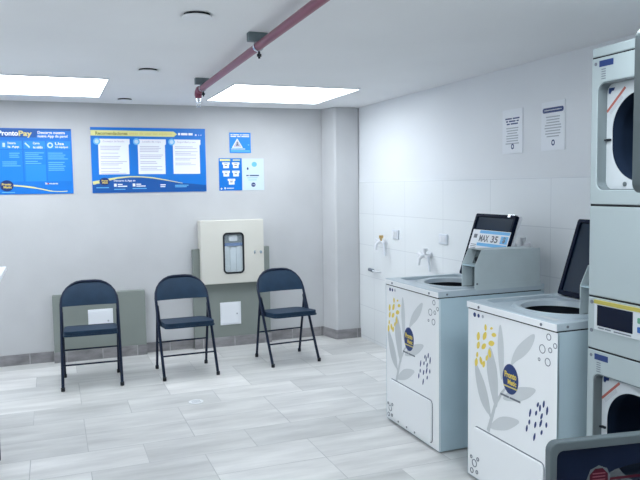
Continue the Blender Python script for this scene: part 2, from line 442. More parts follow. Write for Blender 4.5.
u0, v = P1(.5, 191.2); lines(b, f, u0, u0+.1, v, 1, .01, .006, .0072, 0, rn, .05)
obj('small_print', b, 'cyan_print', r)
b = nb(); pts = bez(P1(9, 184.6), P1(30, 186), P1(46, 190.3), 12)+bez(P1(46, 190.3), P1(56, 192), P1(65, 191), 8)[1:]
ribbon(b, f, pts, [.013]*8+[.009]*6+[.006]*7, .0068); obj('swoosh', b, 'pale_yellow', r)
b = nb(); u, v = P1(5.3, 185); prism(b, f, ell(u, v, .052, .047), .006, .0074); bd = obj('round_badge', b, 'navy', r)
b = nb(); text(b, f, 'Pronto', u-.038, u+.034, v+.003, v+.022, .0078, 0, .03); text(b, f, 'Matic', u-.026, u+.038, v-.022, v-.003, .0078, 0, .03); obj('lettering', b, 'yellow', bd)
b = nb(); u, v = P1(45.8, 183.4); prism(b, f, ell(u, v, .007, .007, 10), .006, .0076); obj('red_dot', b, 'red_print', r)
fix_parent(r)
for ch in r.children: pass

# washing advice poster
f = wallframe(.340, 1.467); W2, H2 = 1.012, .577
r = thing('advice_poster', 'wide blue poster with yellow arrow header and three white text cards', 'poster', (.84, YB, 1.467), 'big blue posters on the back wall')
def P2(px, py): return ((px-90.2)*.00882, (193.2-py)*.00875)
def R2(a, c, b_, d): u0, v1 = P2(a, c); u1, v0 = P2(b_, d); return rect(u0, u1, v0, v1)
b = nb(); prism(b, f, rect(0, W2, 0, H2), .0005, .006); obj('board', b, 'blue', r)
b = nb(); prism(b, f, [(.003, .003), (W2-.003, .003), (W2-.003, P2(0, 186.5)[1])] + [P2(x, y) for x, y in ((180, 184), (165, 181.2), (150, 178.8), (135, 177.6), (122, 177.8), (110, 179.3), (90.6, 183))], .006, .0064); obj('footer_band', b, 'blue_dark', r)
b = nb(); prism(b, f, [P2(90.3, 135.7), P2(172, 136.2), P2(175.6, 133.4), P2(172, 130.6), P2(90.3, 130.2)], .006, .0068); obj('arrow_band', b, 'pale_yellow', r)
b = nb(); u0, v0 = P2(95, 134.9); u1, v1 = P2(126, 131.6); text(b, f, 'Recomendaciones', u0, u1, v0, v1, .0072, 0, .03); obj('dark_title', b, 'olive', r)
b = nb(); u0, v0 = P2(127.5, 135.1); u1, v1 = P2(170, 131.8); text(b, f, 'antes de usar los equipos', u0, u1, v0, v1, .0072, 0, .0); obj('gold_title', b, 'gold', r)
b = nb()
for a, c in ((97.2, 127.6), (135.6, 163.8), (171.0, 199.6)):
    b = nb(); prism(b, f, [P2(a-1, 138.8), P2(a-1, 143.5), P2(a, 144.5), P2(a, 174.5), P2(c-1, 174.5), P2(c-1, 144.8), P2(c+.1, 143.8), P2(c+.1, 138.8)], .006, .0068); obj('text_card', b, 'white', r)
rn = random.Random(5)
for k, (a, c, tt) in enumerate(((97.2, 127.6, 'Consejos de lavado'), (135.6, 163.8, 'Lavado de ropa'), (171.0, 199.6, 'Seguridad y uso'))):
    b = nb(); b2 = nb(); b3 = nb()
    u, v = P2(a-1.2, 141.4); prism(b, f, ell(u, v, .030, .030), .0068, .0074); prism(b2, f, ell(u, v, .018, .018), .0074, .0078)
    u0, v0 = P2(a+4.5, 142.7); u1, v1 = P2(c-5, 140.4); text(b3, f, tt, u0, u1, v0, v1, .0074, 0, .01)
    y = 146
    for n in ((3, 1, 2, 3, 1, 2), (4, 3, 2, 3), (2, 3, 2, 2))[k]:
        u0, v = P2(a+2, y); u1, _ = P2(c-3, y); lines(b3, f, u0, u1, v, n, .0150, .0052, .0074, 0, rn); y += n*1.75+1.6
    nd = obj('number_disc', b, 'cyan_print', r); obj('disc_centre', b2, 'sky_print', nd); obj('card_lettering', b3, 'lilac', r)
b = nb()
ribbon(b, f, [P2(x, y) for x, y in ((90.9, 183.1), (98, 181.8), (106, 179.8), (115, 178.1), (127, 177), (138, 177.2), (150, 178.4), (162, 180.6), (172, 182.7), (180, 184.2))], [.03, .026, .020, .014, .011, .010, .010, .008, .006, .003], .0070); obj('swoosh', b, 'pale_yellow', r)
b = nb(); u, v = P2(102, 181.7); prism(b, f, ell(u, v, .044, .034), .006, .0076); bd = obj('round_badge', b, 'navy', r)
b = nb(); text(b, f, 'Pronto', u-.024, u+.030, v, v+.015, .0080, 0, .03); text(b, f, 'Matic', u-.018, u+.028, v-.018, v-.003, .0080, 0, .03); obj('lettering', b, 'yellow', bd)
b = nb()
u0, v0 = P2(176.6, 134.8); u1, v1 = P2(191.8, 131.7); words(b, f, [2, 6, 4], u0, u1, v0, v1, .0072, 0, .02)
for cx in (195, 198, 200.5): u, v = P2(cx, 134); prism(b, f, ell(u, v, .008 if cx < 196 else .004, .008 if cx < 196 else .004, 10), .006, .0072)
u0, v0 = P2(111, 182.4); u1, v1 = P2(132, 180.1); text(b, f, 'Descarga la App en', u0, u1, v0, v1, .0072, 0, .02)
for a in (112.3, 130.6):
    prism(b, f, R2(a-1.3, 184, a+1.3, 187), .0064, .0072)
    for yy in (184.3, 186.2):
        prism(b, f, R2(a+2.3, yy, a+(7 if yy < 185 else 11.5), yy+1), .0064, .0072)
prism(b, f, R2(157, 185.2, 162.5, 186.2), .0064, .0072); prism(b, f, R2(157, 187.2, 162, 188), .0064, .0072)
obj('white_lettering', b, 'white', r)
b = nb()
for a, c, y in ((94, 106, 187.5), (111, 122, 189.3), (129, 143, 188.8), (172, 186, 186), (172, 184, 187.6)): prism(b, f, R2(a, y, c, y+.8), .0064, .0070)
obj('small_print', b, 'cyan_print', r)
fix_parent(r)

# small hazard sign and the two sheets below it
f = wallframe(1.581, 1.824); w, h = .206, .19
r = thing('hazard_sign', 'small square blue safety sign with a white triangle, above two sheets', 'sign', (1.684, YB, 1.824))
b = nb(); prism(b, f, rect(0, w, 0, h), .0005, .005); obj('board', b, 'blue_light', r)
b = nb(); tri = [(.022, .048), (.128, .048), (.075, .136)]; tri2 = [(.034, .055), (.116, .055), (.075, .122)]
ring(b, f, tri, tri2, .005, .0058)
for k, yy in enumerate((.163, .147)): words(b, f, ((2, 6, 2, 7), (5, 3, 7))[k], .012, w-.014, yy, yy+.012, .0060, 0, .02)
prism(b, f, rect(.014, .15, .034, .040), .005, .0058)
obj('triangle_and_lettering', b, 'white', r)
b = nb(); prism(b, f, tri2, .005, .0056); obj('triangle_field', b, 'lilac', r)
b = nb(); prism(b, f, ell(.075, .094, .007, .008, 10), .0056, .0064); prism(b, f, [(.062, .062), (.068, .085), (.082, .085), (.09, .062), (.078, .07)], .0056, .0064); obj('pictogram', b, 'ink', r)
b = nb(); prism(b, f, rect(.01, w-.01, .012, .024), .005, .0056); prism(b, f, ell(.184, .075, .007, .007, 10), .005, .0056); obj('footer_bar', b, 'cyan_print', r)
fix_parent(r)

f = wallframe(1.474, 1.471); w, h = .221, .303
r = thing('price_sheet', 'blue sheet with five small white price cards under the safety sign', 'notice', (1.58, YB, 1.471))
b = nb(); prism(b, f, rect(0, w, 0, h), .0005, .004); obj('board', b, 'blue', r)
b = nb(); prism(b, f, rect(.01, .11, h-.026, h-.008), .004, .0048); prism(b, f, rect(.135, .205, h-.022, h-.012), .004, .0048); obj('yellow_header', b, 'pale_yellow', r)
for cu, cv in ((.068, .236), (.162, .236), (.068, .158), (.162, .158), (.118, .082)):
    b = nb(); b2 = nb(); prism(b, f, [(cu-.026, cv-.026), (cu+.028, cv-.026), (cu+.028, cv+.006), (cu+.036, cv+.010), (cu+.036, cv+.028), (cu-.036, cv+.028), (cu-.036, cv+.010), (cu-.026, cv+.006)], .004, .0048)
    prism(b2, f, rect(cu-.014, cu+.012, cv-.006, cv+.004), .0048, .0054); prism(b2, f, rect(cu-.016, cu+.018, cv+.014, cv+.019), .0048, .0054)
    pc = obj('price_card', b, 'white', r); obj('card_lettering', b2, 'ink', pc)
b = nb()
for u0, v0 in ((.02, .018), (.055, .022)): prism(b, f, ell(u0, v0, .008, .009, 10), .004, .0048)
prism(b, f, rect(.07, .14, .018, .025), .004, .0048)
obj('footer_marks', b, 'white', r)
fix_parent(r)

f = wallframe(1.697, 1.471); w, h = .214, .300
r = thing('pale_notice', 'pale blue sheet with navy lettering beside the blue price sheet', 'notice', (1.80, YB, 1.471))
b = nb(); prism(b, f, rect(0, w, 0, h), .0005, .0035); obj('board', b, 'paper_blue', r)
b = nb(); words(b, f, [2, 8], .04, .165, .132, .146, .0042, 0, .02); prism(b, f, ell(.108, .052, .021, .021), .0035, .0042); prism(b, f, ell(.055, .205, .009, .013, 12), .0035, .0042); obj('navy_print', b, 'navy', r)
b = nb(); prism(b, f, ell(.12, .245, .026, .024), .0035, .0042); prism(b, f, rect(.05, .15, .115, .120), .0035, .0042); prism(b, f, rect(.06, .14, .095, .100), .0035, .0042); obj('blue_print', b, 'cyan_print', r)
b = nb(); text(b, f, 'Pronto Matic', .092, .124, .048, .056, .0046, 0, .02); obj('badge_lettering', b, 'white', r)
fix_parent(r)

# notices on the right wall
def rightframe(y0, z0): return Frame((XR+.006, y0, z0), (0, -1, 0), (0, 0, 1), (-1, 0, 0))
for y0, y1, z0, hh, bar, lab in ((3.868, 3.660, 1.694, .285, 0, 'white notice with plain blue heading, the farther of two on the right wall'), (3.478, 3.270, 1.695, .290, 1, 'white notice with a navy title bar, nearer the dryers on the right wall')):
    f = rightframe(y0, z0); w = y0-y1
    r = thing('wall_notice', lab, 'notice', (XR, (y0+y1)/2, z0), 'white notices on the right wall')
    b = nb(); prism(b, f, rect(0, w, 0, hh), .0005, .006); obj('board', b, 'white', r)
    rn = random.Random(11+bar)
    b = nb(); b2 = nb()
    if bar:
        prism(b, f, rrect(.012, w-.012, hh-.066, hh-.036, .012), .006, .0068)
        words(b2, f, [1]*14, .030, w-.030, hh-.055, hh-.047, .0074, 0, .02)
        obj('title_lettering', b2, 'white', r)
    else:
        for k, s in enumerate(((6, 6), (2, 6, 2), (3, 7))): words(b, f, s, .03+.008*k, w-.03-.008*k, hh-.066-k*.017, hh-.054-k*.017, .0068, 0, .02)
        b2.free()
    obj('navy_heading', b, 'navy', r)
    b = nb()
    for k in range(8 if bar else 7):
        a = rn.uniform(.03, .055); prism(b, f, rect(a, w-a, hh-.088-k*.0165-(0 if bar else .03)-.007, hh-.088-k*.0165-(0 if bar else .03)), .006, .0066)
    obj('small_print', b, 'ink_light', r)
    b = nb(); ring(b, f, ell(w*.52, .045, .015, .018), ell(w*.52, .045, .008, .010), .006, .0068); obj('emblem', b, 'navy', r)
    fix_parent(r)

# light switches / outlets and taps on the tiles
def tileframe(y0, z0): return Frame((XR, y0, z0), (0, -1, 0), (0, 0, 1), (-1, 0, 0))
for y0, z0, lab in ((5.455, 1.030, 'small white switch plate above the farther tap'), (4.66, 1.040, 'small white switch plate above the nearer white tap')):
    r = thing('switch_plate', lab, 'switch', (XR, y0-.05, z0), 'white switch plates on the tiles')
    f = tileframe(y0, z0); w, h = .118, .078
    b = nb(); prism(b, f, rrect(0, w, 0, h, .006), .0003, .014); obj('plate', b, 'switch', r, bevel=.003)
    for ua in (.02, .062):
        b = nb(); prism(b, f, rect(ua, ua+.036, .015, h-.015), .014, .018); obj('rocker', b, 'pvc', r, bevel=.002)
    fix_parent(r)

def wall_tap(y, z, lab, brass):
    r = thing('wall_tap', lab, 'tap', (XR, y, z), 'taps along the tiled wall')
    b = nb(); tube(b, [(XR-.0003, y, z), (XR-.006, y, z)], .027, 20); obj('flange', b, 'pvc', r, smooth=True)
    b = nb()
    tube(b, [(XR-.004, y, z), (XR-.05, y, z), (XR-.085, y, z-.002), (XR-.105, y, z-.02), (XR-.112, y, z-.07)], [.013, .014, .014, .013, .012], 16)
    tube(b, [(XR-.055, y-.055, z-.006), (XR-.055, y+.075, z+.006)], .011, 12)
    tube(b, [(XR-.055, y+.05, z), (XR-.055, y+.10, z+.008)], .017, 12)
    obj('body', b, 'pvc', r, smooth=True)
    b = nb(); tube(b, [(XR-.055, y, z+.010), (XR-.055, y, z+.035)], .009, 12)
    tube(b, [(XR-.055, y-.003, z+.034), (XR-.055, y-.003, z+.06)], [.019, .021], 14)
    obj('handle', b, 'brass' if brass else 'pvc', r, smooth=True)
    b = nb()
    tube(b, [(XR-.055, y-.055, z-.006), (XR-.055, y-.062, z-.03), (XR-.052, y-.07, z-.12)], .010, 12)
    obj('hose_tail', b, 'switch', r, smooth=True)
    fix_parent(r)
wall_tap(5.585, .990, 'white wall tap with a brass-coloured knob, nearest the corner pillar', True)
wall_tap(4.80, .935, 'white plastic wall tap behind the farther washing machine', False)
wall_tap(3.58, 1.10, 'tap mostly hidden behind the coin box, beside the open sticker lid', False)
r = thing('pipe_stub', 'short pipe stub with dark brass cap low on the white tiles by the pillar', 'pipe', (XR, 5.80, .705))
b = nb(); tube(b, [(XR-.0003, 5.70, .700), (XR-.03, 5.71, .700), (XR-.04, 5.74, .702), (XR-.04, 5.80, .706)], .009, 12); obj('pipe', b, 'pvc', r, smooth=True)
b = nb(); tube(b, [(XR-.04, 5.79, .706), (XR-.04, 5.87, .710)], .016, 12); obj('cap', b, 'ink', r, smooth=True)
fix_parent(r)

# ------------------------------------------------------------------ fire hose cabinet
cx0, cx1, cz0, cz1, cy = 1.257, 1.862, .604, 1.196, 6.275
r = thing('hose_cabinet', 'cream metal fire hose cabinet with a rounded glass window, on the back wall', 'cabinet', ((cx0+cx1)/2, 6.335, cz0))
b = nb()
t_ = .018
box(b, cx0, cx0+t_, cy+.012, 6.334, cz0, cz1); box(b, cx1-t_, cx1, cy+.012, 6.334, cz0, cz1)
box(b, cx0+t_, cx1-t_, cy+.012, 6.334, cz0, cz0+t_); box(b, cx0+t_, cx1-t_, cy+.012, 6.334, cz1-t_, cz1)
box(b, cx0, cx1, 6.334, 6.3995, .934, cz1)
obj('body', b, 'cream', r, bevel=.003)
b = nb(); box(b, cx0+t_, cx1-t_, 6.330, 6.3335, cz0+t_, cz1-t_); obj('back_plate', b, 'cab_dark', r)
f = Frame((cx0, cy+.012, cz0), (1, 0, 0), (0, 0, 1), (0, -1, 0)); w, h = cx1-cx0, cz1-cz0
wu0, wu1, wv0, wv1 = .214, .404, .098, .472
b = nb(); hole_plate(b, f, rect(0.004, w-.004, .006, h-.006), rrect(wu0, wu1, wv0, wv1, .035), ((wu0+wu1)/2, (wv0+wv1)/2), .0005, .014); dr = obj('door', b, 'cream', r)
b = nb(); ring(b, f, rrect(wu0-.006, wu1+.006, wv0-.006, wv1+.006, .041), rrect(wu0+.010, wu1-.010, wv0+.010, wv1-.010, .026), .012, .018); obj('window_gasket', b, 'rubber', dr)
b = nb(); prism(b, f, rrect(wu0+.004, wu1-.004, wv0+.004, wv1-.004, .03), .006, .009); obj('window_pane', b, 'pane', dr)
b = nb(); prism(b, f, rrect(w-.10, w-.088, .27, .30, .004), .014, .020); prism(b, f, ell(w-.035, .285, .012, .014, 16), .014, .026); obj('latch', b, 'chrome', dr)
b = nb()
for k in range(3):
    u = wu0+.006+k*.061; prism(b, f, rrect(u, u+.058, .07, .345-.008*(k % 2), .02), -.038, -.012+.002*(k % 2))
obj('folded_hose', b, 'hose', r)
b = nb(); prism(b, f, rrect(wu0+.058, wu1-.052, .395, .45, .015), -.03, -.006); obj('nozzle_highlight', b, 'white', r)  # white block stands in for the bright highlight at the window top
b = nb(); prism(b, f, rect(wu0, wu1, .35, .378), -.03, -.01); obj('hose_rack', b, 'blue_dark', r)
fix_parent(r)

# ------------------------------------------------------------------ folding chairs
def make_chair():
    r = thing('folding_chair', 'x', 'chair', (0, 0, 0), 'navy folding chairs along the back wall')
    hw = .213
    def fy(z): return -.212+.405*z/.768            # leaning main frame
    b = nb(); R = .165
    pts = [(-hw, fy(0), .006), (-hw, fy(.3), .3), (-hw, fy(.55), .55)]
    for k in range(0, 7):
        a = PI-k/6*PI/2; pts.append((-hw+R+R*math.cos(a), fy(.768-R+R*math.sin(a)), .768-R+R*math.sin(a)))
    pts += [(-x, y, z) for x, y, z in reversed(pts)]
    tube(b, pts, .0115, 12); obj('main_frame', b, 'navy_tube', r, smooth=True)
    for s in (-1, 1):
        b = nb(); tube(b, [(s*(hw-.006), .192, .006), (s*(hw-.004), fy(.53)+.004, .53)], .0105, 12); obj('rear_leg', b, 'navy_tube', r, smooth=True)
    b = nb(); tube(b, [(-hw, fy(.172), .172), (hw, fy(.172), .172)], .0065, 10); obj('front_crossbar', b, 'navy_tube', r, smooth=True)
    yb = .192+(fy(.53)+.004-.192)*.232/.53
    b = nb(); tube(b, [(-hw+.006, yb, .232), (hw-.006, yb, .232)], .0065, 10); obj('rear_crossbar', b, 'navy_tube', r, smooth=True)
    for x, y in ((-hw, fy(0)), (hw, fy(0)), (-hw+.006, .192), (hw-.006, .192)):
        b = nb(); tube(b, [(x, y, 0), (x, y-.001, .028)], .0145, 12); obj('foot_cap', b, 'rubber', r, smooth=True)
    # padded seat
    pts = rrect(-.198, .198, -.25, .175, .055, 6)
    b = nb(); tl = math.radians(4.5); fr = Frame((0, 0, .392), (1, 0, 0), (0, math.cos(tl), -math.sin(tl)), (0, math.sin(tl), math.cos(tl)))
    prism(b, fr, pts, 0, .014); prism(b, fr, rrect(-.193, .193, -.245, .17, .052, 6), .014, .040)
    o = obj('seat', b, 'navy_vinyl', r, smooth=True, bevel=.009, bseg=3)
    # padded back, gently curved in plan, filling the arch of the frame
    b = nb(); n = 16; z0 = .588
    rows = []
    for side in (-1, 1):
        g = []
        for i in range(n+1):
            x = -.208+.416*i/n; e = abs(x)-(hw-R)
            zt = .776-R+math.sqrt(max(0, R*R-e*e)) if e > 0 else .776
            zt = max(zt-.002, z0+.03)
            c = (1-(x/.208)**2)
            colm = []
            for j in range(7):
                z = z0+(zt-z0)*j/6
                pad = .014*(math.sin(PI*min(1, max(0, .08+.84*j/6)))**.5)*(min(1, c*4))**.5
                colm.append(b.verts.new((x, fy(z)+.030*c*.6+side*pad-.009, z)))
            g.append(colm)
        rows.append(g)
    for g in rows:
        for i in range(n):
            for j in range(6): b.faces.new((g[i][j], g[i+1][j], g[i+1][j+1], g[i][j+1]))
    A, B = rows
    for i in range(n):
        b.faces.new((A[i][0], A[i+1][0], B[i+1][0], B[i][0])); b.faces.new((A[i][6], A[i+1][6], B[i+1][6], B[i][6]))
    for i in (0, n):
        for j in range(6): b.faces.new((A[i][j], A[i][j+1], B[i][j+1], B[i][j]))
    obj('backrest', b, 'navy_vinyl', r, smooth=True)
    # hinge plates joining the rear legs to the frame
    for s in (-1, 1):
        b = nb(); fr = Frame((s*(hw-.013), 0, 0), (0, 1, 0), (0, 0, 1), (s, 0, 0))
        prism(b, fr, [(-.04, .40), (.03, .39), (.088, .53), (.08, .55), (.055, .545)], -.0015, .0015); obj('hinge_plate', b, 'navy_tube', r)
    return r

def dup(root):
    c = root.copy(); col.objects.link(c)
    for ch in root.children:
        d = ch.copy(); col.objects.link(d); d.parent = c
        for g in ch.children:
            e_ = g.copy(); col.objects.link(e_); e_.parent = d
    return c

proto = make_chair()
for k, (x, y, a, lab) in enumerate(((.243, 5.608, -2.2, 'navy folding chair on the far left, in front of the low grey panel'), (.975, 5.590, 1.0, 'middle navy folding chair, left of the hose cabinet'), (1.860, 5.645, 4.5, 'navy folding chair on the right, between hose cabinet and corner pillar'))):
    o = proto if k == 0 else dup(proto)
    o.location = (x, y, 0); o.rotation_euler = (0, 0, math.radians(a)); o['label'] = lab

# ------------------------------------------------------------------ washing machines
LEAVES = [
    ([(.28, .846), (.304, .757), (.308, .679), (.302, .588), (.286, .584), (.269, .67), (.262, .749)], 0),
    ([(.524, .844), (.508, .785), (.46, .729), (.401, .691), (.362, .655), (.392, .737), (.445, .79)], 0),
    ([(.199, .715), (.233, .662), (.26, .587), (.261, .456), (.241, .43), (.190, .548), (.176, .627)], 1),
    ([(.08, .609), (.123, .563), (.173, .492), (.206, .385), (.181, .384), (.124, .426), (.087, .522)], 1),
    ([(.539, .600), (.492, .547), (.419, .507), (.30, .480), (.357, .537), (.418, .573)], 0),
    ([(.430, .42), (.374, .37), (.311, .334), (.202, .308), (.246, .362), (.311, .404)], 0)]
PETALS = [(.164, .800, 90, .9), (.157, .757, 60, 1.3), (.212, .732, 15, 1.3), (.150, .704, 40, 1.2), (.199, .680, -80, 1.2), (.232, .777, 10, 1.), (.104, .745, 80, 1.2), (.104, .700, 70, 1.1), (.127, .627, -70, 1.1), (.087, .610, 80, 1.2), (.150, .615, 75, 1.), (.176, .652, 60, .9), (.095, .650, 80, .8), (.212, .805, 20, .6)]
DROPS = [(.552, .531), (.590, .545), (.501, .479), (.541, .490), (.577, .487), (.612, .522), (.496, .435), (.536, .435), (.572, .454), (.608, .458), (.479, .401), (.531, .379), (.578, .415), (.566, .520)]
RINGS = [(.605, .845, .015), (.565, .785, .020), (.615, .790, .012), (.600, .735, .018), (.645, .815, .012), (.545, .735, .008), (.083, .095, .020), (.061, .050, .014), (.105, .056, .010), (.112, .125, .010), (.055, .12, .009)]

def swell(pts):
    cu, cv = sum(p[0] for p in pts)/len(pts), sum(p[1] for p in pts)/len(pts)
    return [(cu+(u-cu)*1.13, cv+(v-cv)*1.10) for u, v in pts]

def make_washer(yf, W, label, sticker, xfront=1.958, hose=False, du=-.012, dv=0):
    XB = 2.665; X0 = xfront
    r = thing('washing_machine', label, 'washing machine', (X0+.35, yf-W/2, 0), 'coin washing machines along the right wall')
    f = Frame((X0, yf, 0), (0, -1, 0), (0, 0, 1), (-1, 0, 0))        # u to the right as one looks at the front
    s = W/.66
    S = lambda pts: [((u+du)*s, v+dv) for u, v in pts]
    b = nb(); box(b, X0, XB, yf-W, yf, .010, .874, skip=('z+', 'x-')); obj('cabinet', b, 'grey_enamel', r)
    b = nb(); prism(b, f, rect(0, W, .010, .872), -.012, .0); obj('front_panel', b, 'vinyl', r, bevel=.004)
    b = nb(); box(b, X0+.002, XB-.02, yf-W+.002, yf-.002, .868, .884, skip=('z+', 'z-')); box(b, X0+.03, XB-.03, yf-W+.03, yf-.03, .004, .0095); obj('dark_seam', b, 'seam', r)
    for dx in (.05, .62):
        for dy in (.06, W-.06):
            b = nb(); tube(b, [(X0+dx, yf-dy, 0), (X0+dx, yf-dy, .014)], .02, 12); obj('foot', b, 'rubber', r)
    # top deck: raised rails around a sunken plate with the round tub opening
    zt, zb = .912, .879
    xi0, xi1 = X0+.075, X0+.50
    b = nb(); fd = Frame((0, 0, 0), (1, 0, 0), (0, 1, 0), (0, 0, 1))
    outer = rect(X0-.004, XB, yf-W-.001, yf+.001); inner = rrect(xi0, xi1, yf-W+.035, yf-.035, .03, 5)
    cc = ((xi0+xi1)/2, yf-W/2)
    hole_plate(b, fd, outer, inner, cc, zb, zt, 0, 96)
    o = obj('top_deck', b, ['deck'], r, bevel=.003)
    b = nb(); prism(b, Frame((X0-.004, yf, 0), (0, -1, 0), (0, 0, 1), (-1, 0, 0)), rect(.0, W, zb, zt-.003), .0002, .004); obj('front_rail', b, 'vinyl', r, bevel=.0015)
    tc = (X0+.295, yf-W/2+.0)
    b = nb(); hole_plate(b, fd, rect(xi0-.003, xi1+.003, yf-W+.032, yf-.032), ell(tc[0], tc[1], .185, .210, 64), tc, zt-.020, zt-.017, 0, 64); obj('sunken_plate', b, 'deck', r, smooth=True)
    b = nb()
    prof = [(.040, -.017), (.030, -.004), (.010, .001), (-.010, -.006), (-.018, -.03)]
    loops = [[b.verts.new((tc[0]+(.180+dr)*math.cos(2*PI*k/64), tc[1]+(.205+dr)*math.sin(2*PI*k/64), zt+dz)) for k in range(64)] for dr, dz in prof]
    for A, B in zip(loops, loops[1:]):
        for k in range(64): b.faces.new((A[k], A[(k+1) % 64], B[(k+1) % 64], B[k]))
    obj('tub_rim', b, 'deck', r, smooth=True)
    b = nb(); ringv = []
    for rr_, z in ((1.0, zt-.022), (1.06, zt-.06), (1.06, .45), (.0001, .43)):
        ringv.append([b.verts.new((tc[0]+.170*rr_*math.cos(2*PI*k/48), tc[1]+.195*rr_*math.sin(2*PI*k/48), z)) for k in range(48)])
    for A, B in zip(ringv, ringv[1:]):
        for k in range(48): b.faces.new((A[k], A[(k+1) % 48], B[(k+1) % 48], B[k]))
    tb = obj('tub', b, 'tub', r, smooth=True)
    b = nb(); tube(b, [(tc[0], tc[1], .44), (tc[0], tc[1], .55), (tc[0], tc[1], .78)], [.11, .055, .04], 20); obj('agitator', b, 'tub', tb, smooth=True)
    # screws on the rail
    for u in (.105*s, .565*s):
        b = nb(); prism(b, f, ell(u, .893, .007, .007, 12), .008, .0105); obj('screw', b, 'ink', r)
    b = nb(); prism(b, Frame((X0, yf, 0), (1, 0, 0), (0, 0, 1), (0, -1, 0)), ell(.05, .895, .006, .006, 10), W+.001, W+.003); obj('screw', b, 'ink', r)
    b = nb(); prism(b, fd, rrect(X0+.035, X0+.060, yf-W+.06, yf-W+.17, .004), zt+.0003, zt+.0012); obj('deck_sticker', b, 'leaf', r)
    # service panel at the bottom
    b = nb(); ring(b, f, rrect(.061*s, .589*s, .031, .284, .026, 5), rrect(.067*s, .583*s, .037, .278, .020, 5), .0002, .0012); obj('panel_gap', b, 'ink', r)
    b = nb(); prism(b, f, rrect(.065*s, .585*s, .035, .280, .022, 5), .0003, .013); sp = obj('service_panel', b, 'vinyl', r, bevel=.005)
    b = nb(); prism(b, f, rrect(.075*s, .575*s, .044, .270, .016, 5), .013, .0145); obj('panel_inset', b, 'vinyl', sp, bevel=.001)
    for u in (.19, .30, .40):
        b = nb(); prism(b, f, ell(u*s, .040, .006, .006, 10), .0132, .016); obj('panel_screw', b, 'ink', sp)
    # printed decoration
    b = nb(); b2 = nb()
    for pts, dk in LEAVES: prism(b2 if dk else b, f, S(smooth_poly(swell(pts), 2)), .0001, .0007 if not dk else .0009)
    ribbon(b2, f, S([(.188, .290), (.215, .36), (.245, .441), (.294, .511), (.34, .56)]), [.024, .022, .018, .013, .008], .0011)
    ribbon(b2, f, S([(.192, .395), (.215, .36)]), [.018, .016], .0010)
    obj('leaf_graphic', b, 'leaf', r); obj('leaf_stem_graphic', b2, 'leaf2', r)
    b = nb()
    for k, (u, v, a, q) in enumerate(PETALS):
        ca, sa = math.cos(math.radians(a)), math.sin(math.radians(a)); L, w_ = .019*q, .0105*q
        prism(b, f, [((u+du+(x*ca-y*sa))*s, v+dv+(x*sa+y*ca)) for x, y in ell(0, 0, L, w_, 12, 1.7)], .0002, .0013)
    obj('petal_graphic', b, 'yellow', r)
    b = nb()
    for k, (u, v) in enumerate(DROPS):
        L = .013+.004*((k*7) % 3); a = math.radians(68+(k*13) % 17); ca, sa = math.cos(a), math.sin(a)
        prism(b, f, [((u+du+(x*ca-y*sa))*s, v+dv+(x*sa+y*ca)) for x, y in ell(0, 0, L, .0062, 12, 1.8)], .0002, .0009)
    obj('drop_graphic', b, 'navy', r)
    b = nb()
    for k, (u, v, q) in enumerate(RINGS):
        dd = .016 if v < .25 else .0001
        ring(b, f, ell(u*s, v, q, q, 24), ell(u*s, v, q-.0035, q-.0035, 24), max(dd-.0015, .0001), dd+.0009)
    obj('bubble_graphic', b, 'ink', r)
    b = nb()
    for u, q in ((.060, .0115), (.093, .0095)): prism(b, f, ell(u*s, .848, q, q, 16), .0001, .0009)
    obj('dot_graphic', b, 'navy', r)
    b = nb(); prism(b, f, ell(.128*s, .850, .0085, .0085, 16), .0001, .0009); obj('dot_graphic', b, 'ink_light', r)
    bu, bv = (.360+du)*s, .594+dv
    b = nb(); prism(b, f, ell(bu, bv, .058, .071, 40), .0002, .0020); bd = obj('round_badge', b, 'navy', r)
    b = nb()
    text(b, f, 'Pronto', bu-.042, bu+.046, bv+.004, bv+.034, .0026, 0, .035); text(b, f, 'Matic', bu-.018, bu+.046, bv-.026, bv-.001, .0026, 0, .035)
    obj('badge_lettering', b, 'yellow', bd)
    b = nb(); prism(b, f, rect(bu-.05, bu+.05, bv-.041, bv-.034), .002, .0026); obj('badge_underline', b, 'gold', bd)
    b = nb(); words(b, f, [10, 12], bu-.075, bu+.075, bv-.094, bv-.082, .0022, 0, .01); obj('small_lettering', b, 'ink', r)
    # open lid leaning back on its hinge
    hx, hz = X0+.510, zt+.004
    ang = math.radians(19); up = Vector((math.sin(ang), 0, math.cos(ang))); nn = Vector((-math.cos(ang), 0, math.sin(ang)))
    fl = Frame((hx, yf-.085, hz), (0, -1, 0), up, nn); lw, lh = .425, .410
    b = nb(); prism(b, fl, rrect(0, lw, 0, lh, .012), -.016, 0); lid = obj('lid', b, 'enamel', r, bevel=.004)
    b = nb(); prism(b, fl, rrect(.002, lw-.010, .0, lh-.003, .012), 0.0002, .016)
    ring(b, fl, rrect(.002, lw-.010, .0, lh-.003, .012), rrect(.024, lw-.03, .022, lh-.022, .010), .016, .027); obj('lid_liner', b, 'dark_plastic', lid, bevel=.002)
    b = nb(); prism(b, fl, rrect(.026, lw-.032, .024, lh-.024, .009), .0162, .0185); obj('lid_panel', b, 'lid_panel', lid)
    b = nb(); prism(b, fl, rect(lw-.10, lw-.03, lh-.004, lh+.003), -.004, .020); prism(b, fl, rect(lw-.085, lw-.06, lh-.018, lh-.003), .018, .029); obj('lid_catch', b, 'chrome', lid)
    for u in (.05, lw-.06):
        b = nb(); prism(b, fl, rect(u, u+.035, -.0035, .03), -.022, -.0165); obj('lid_hinge', b, 'chrome', lid)
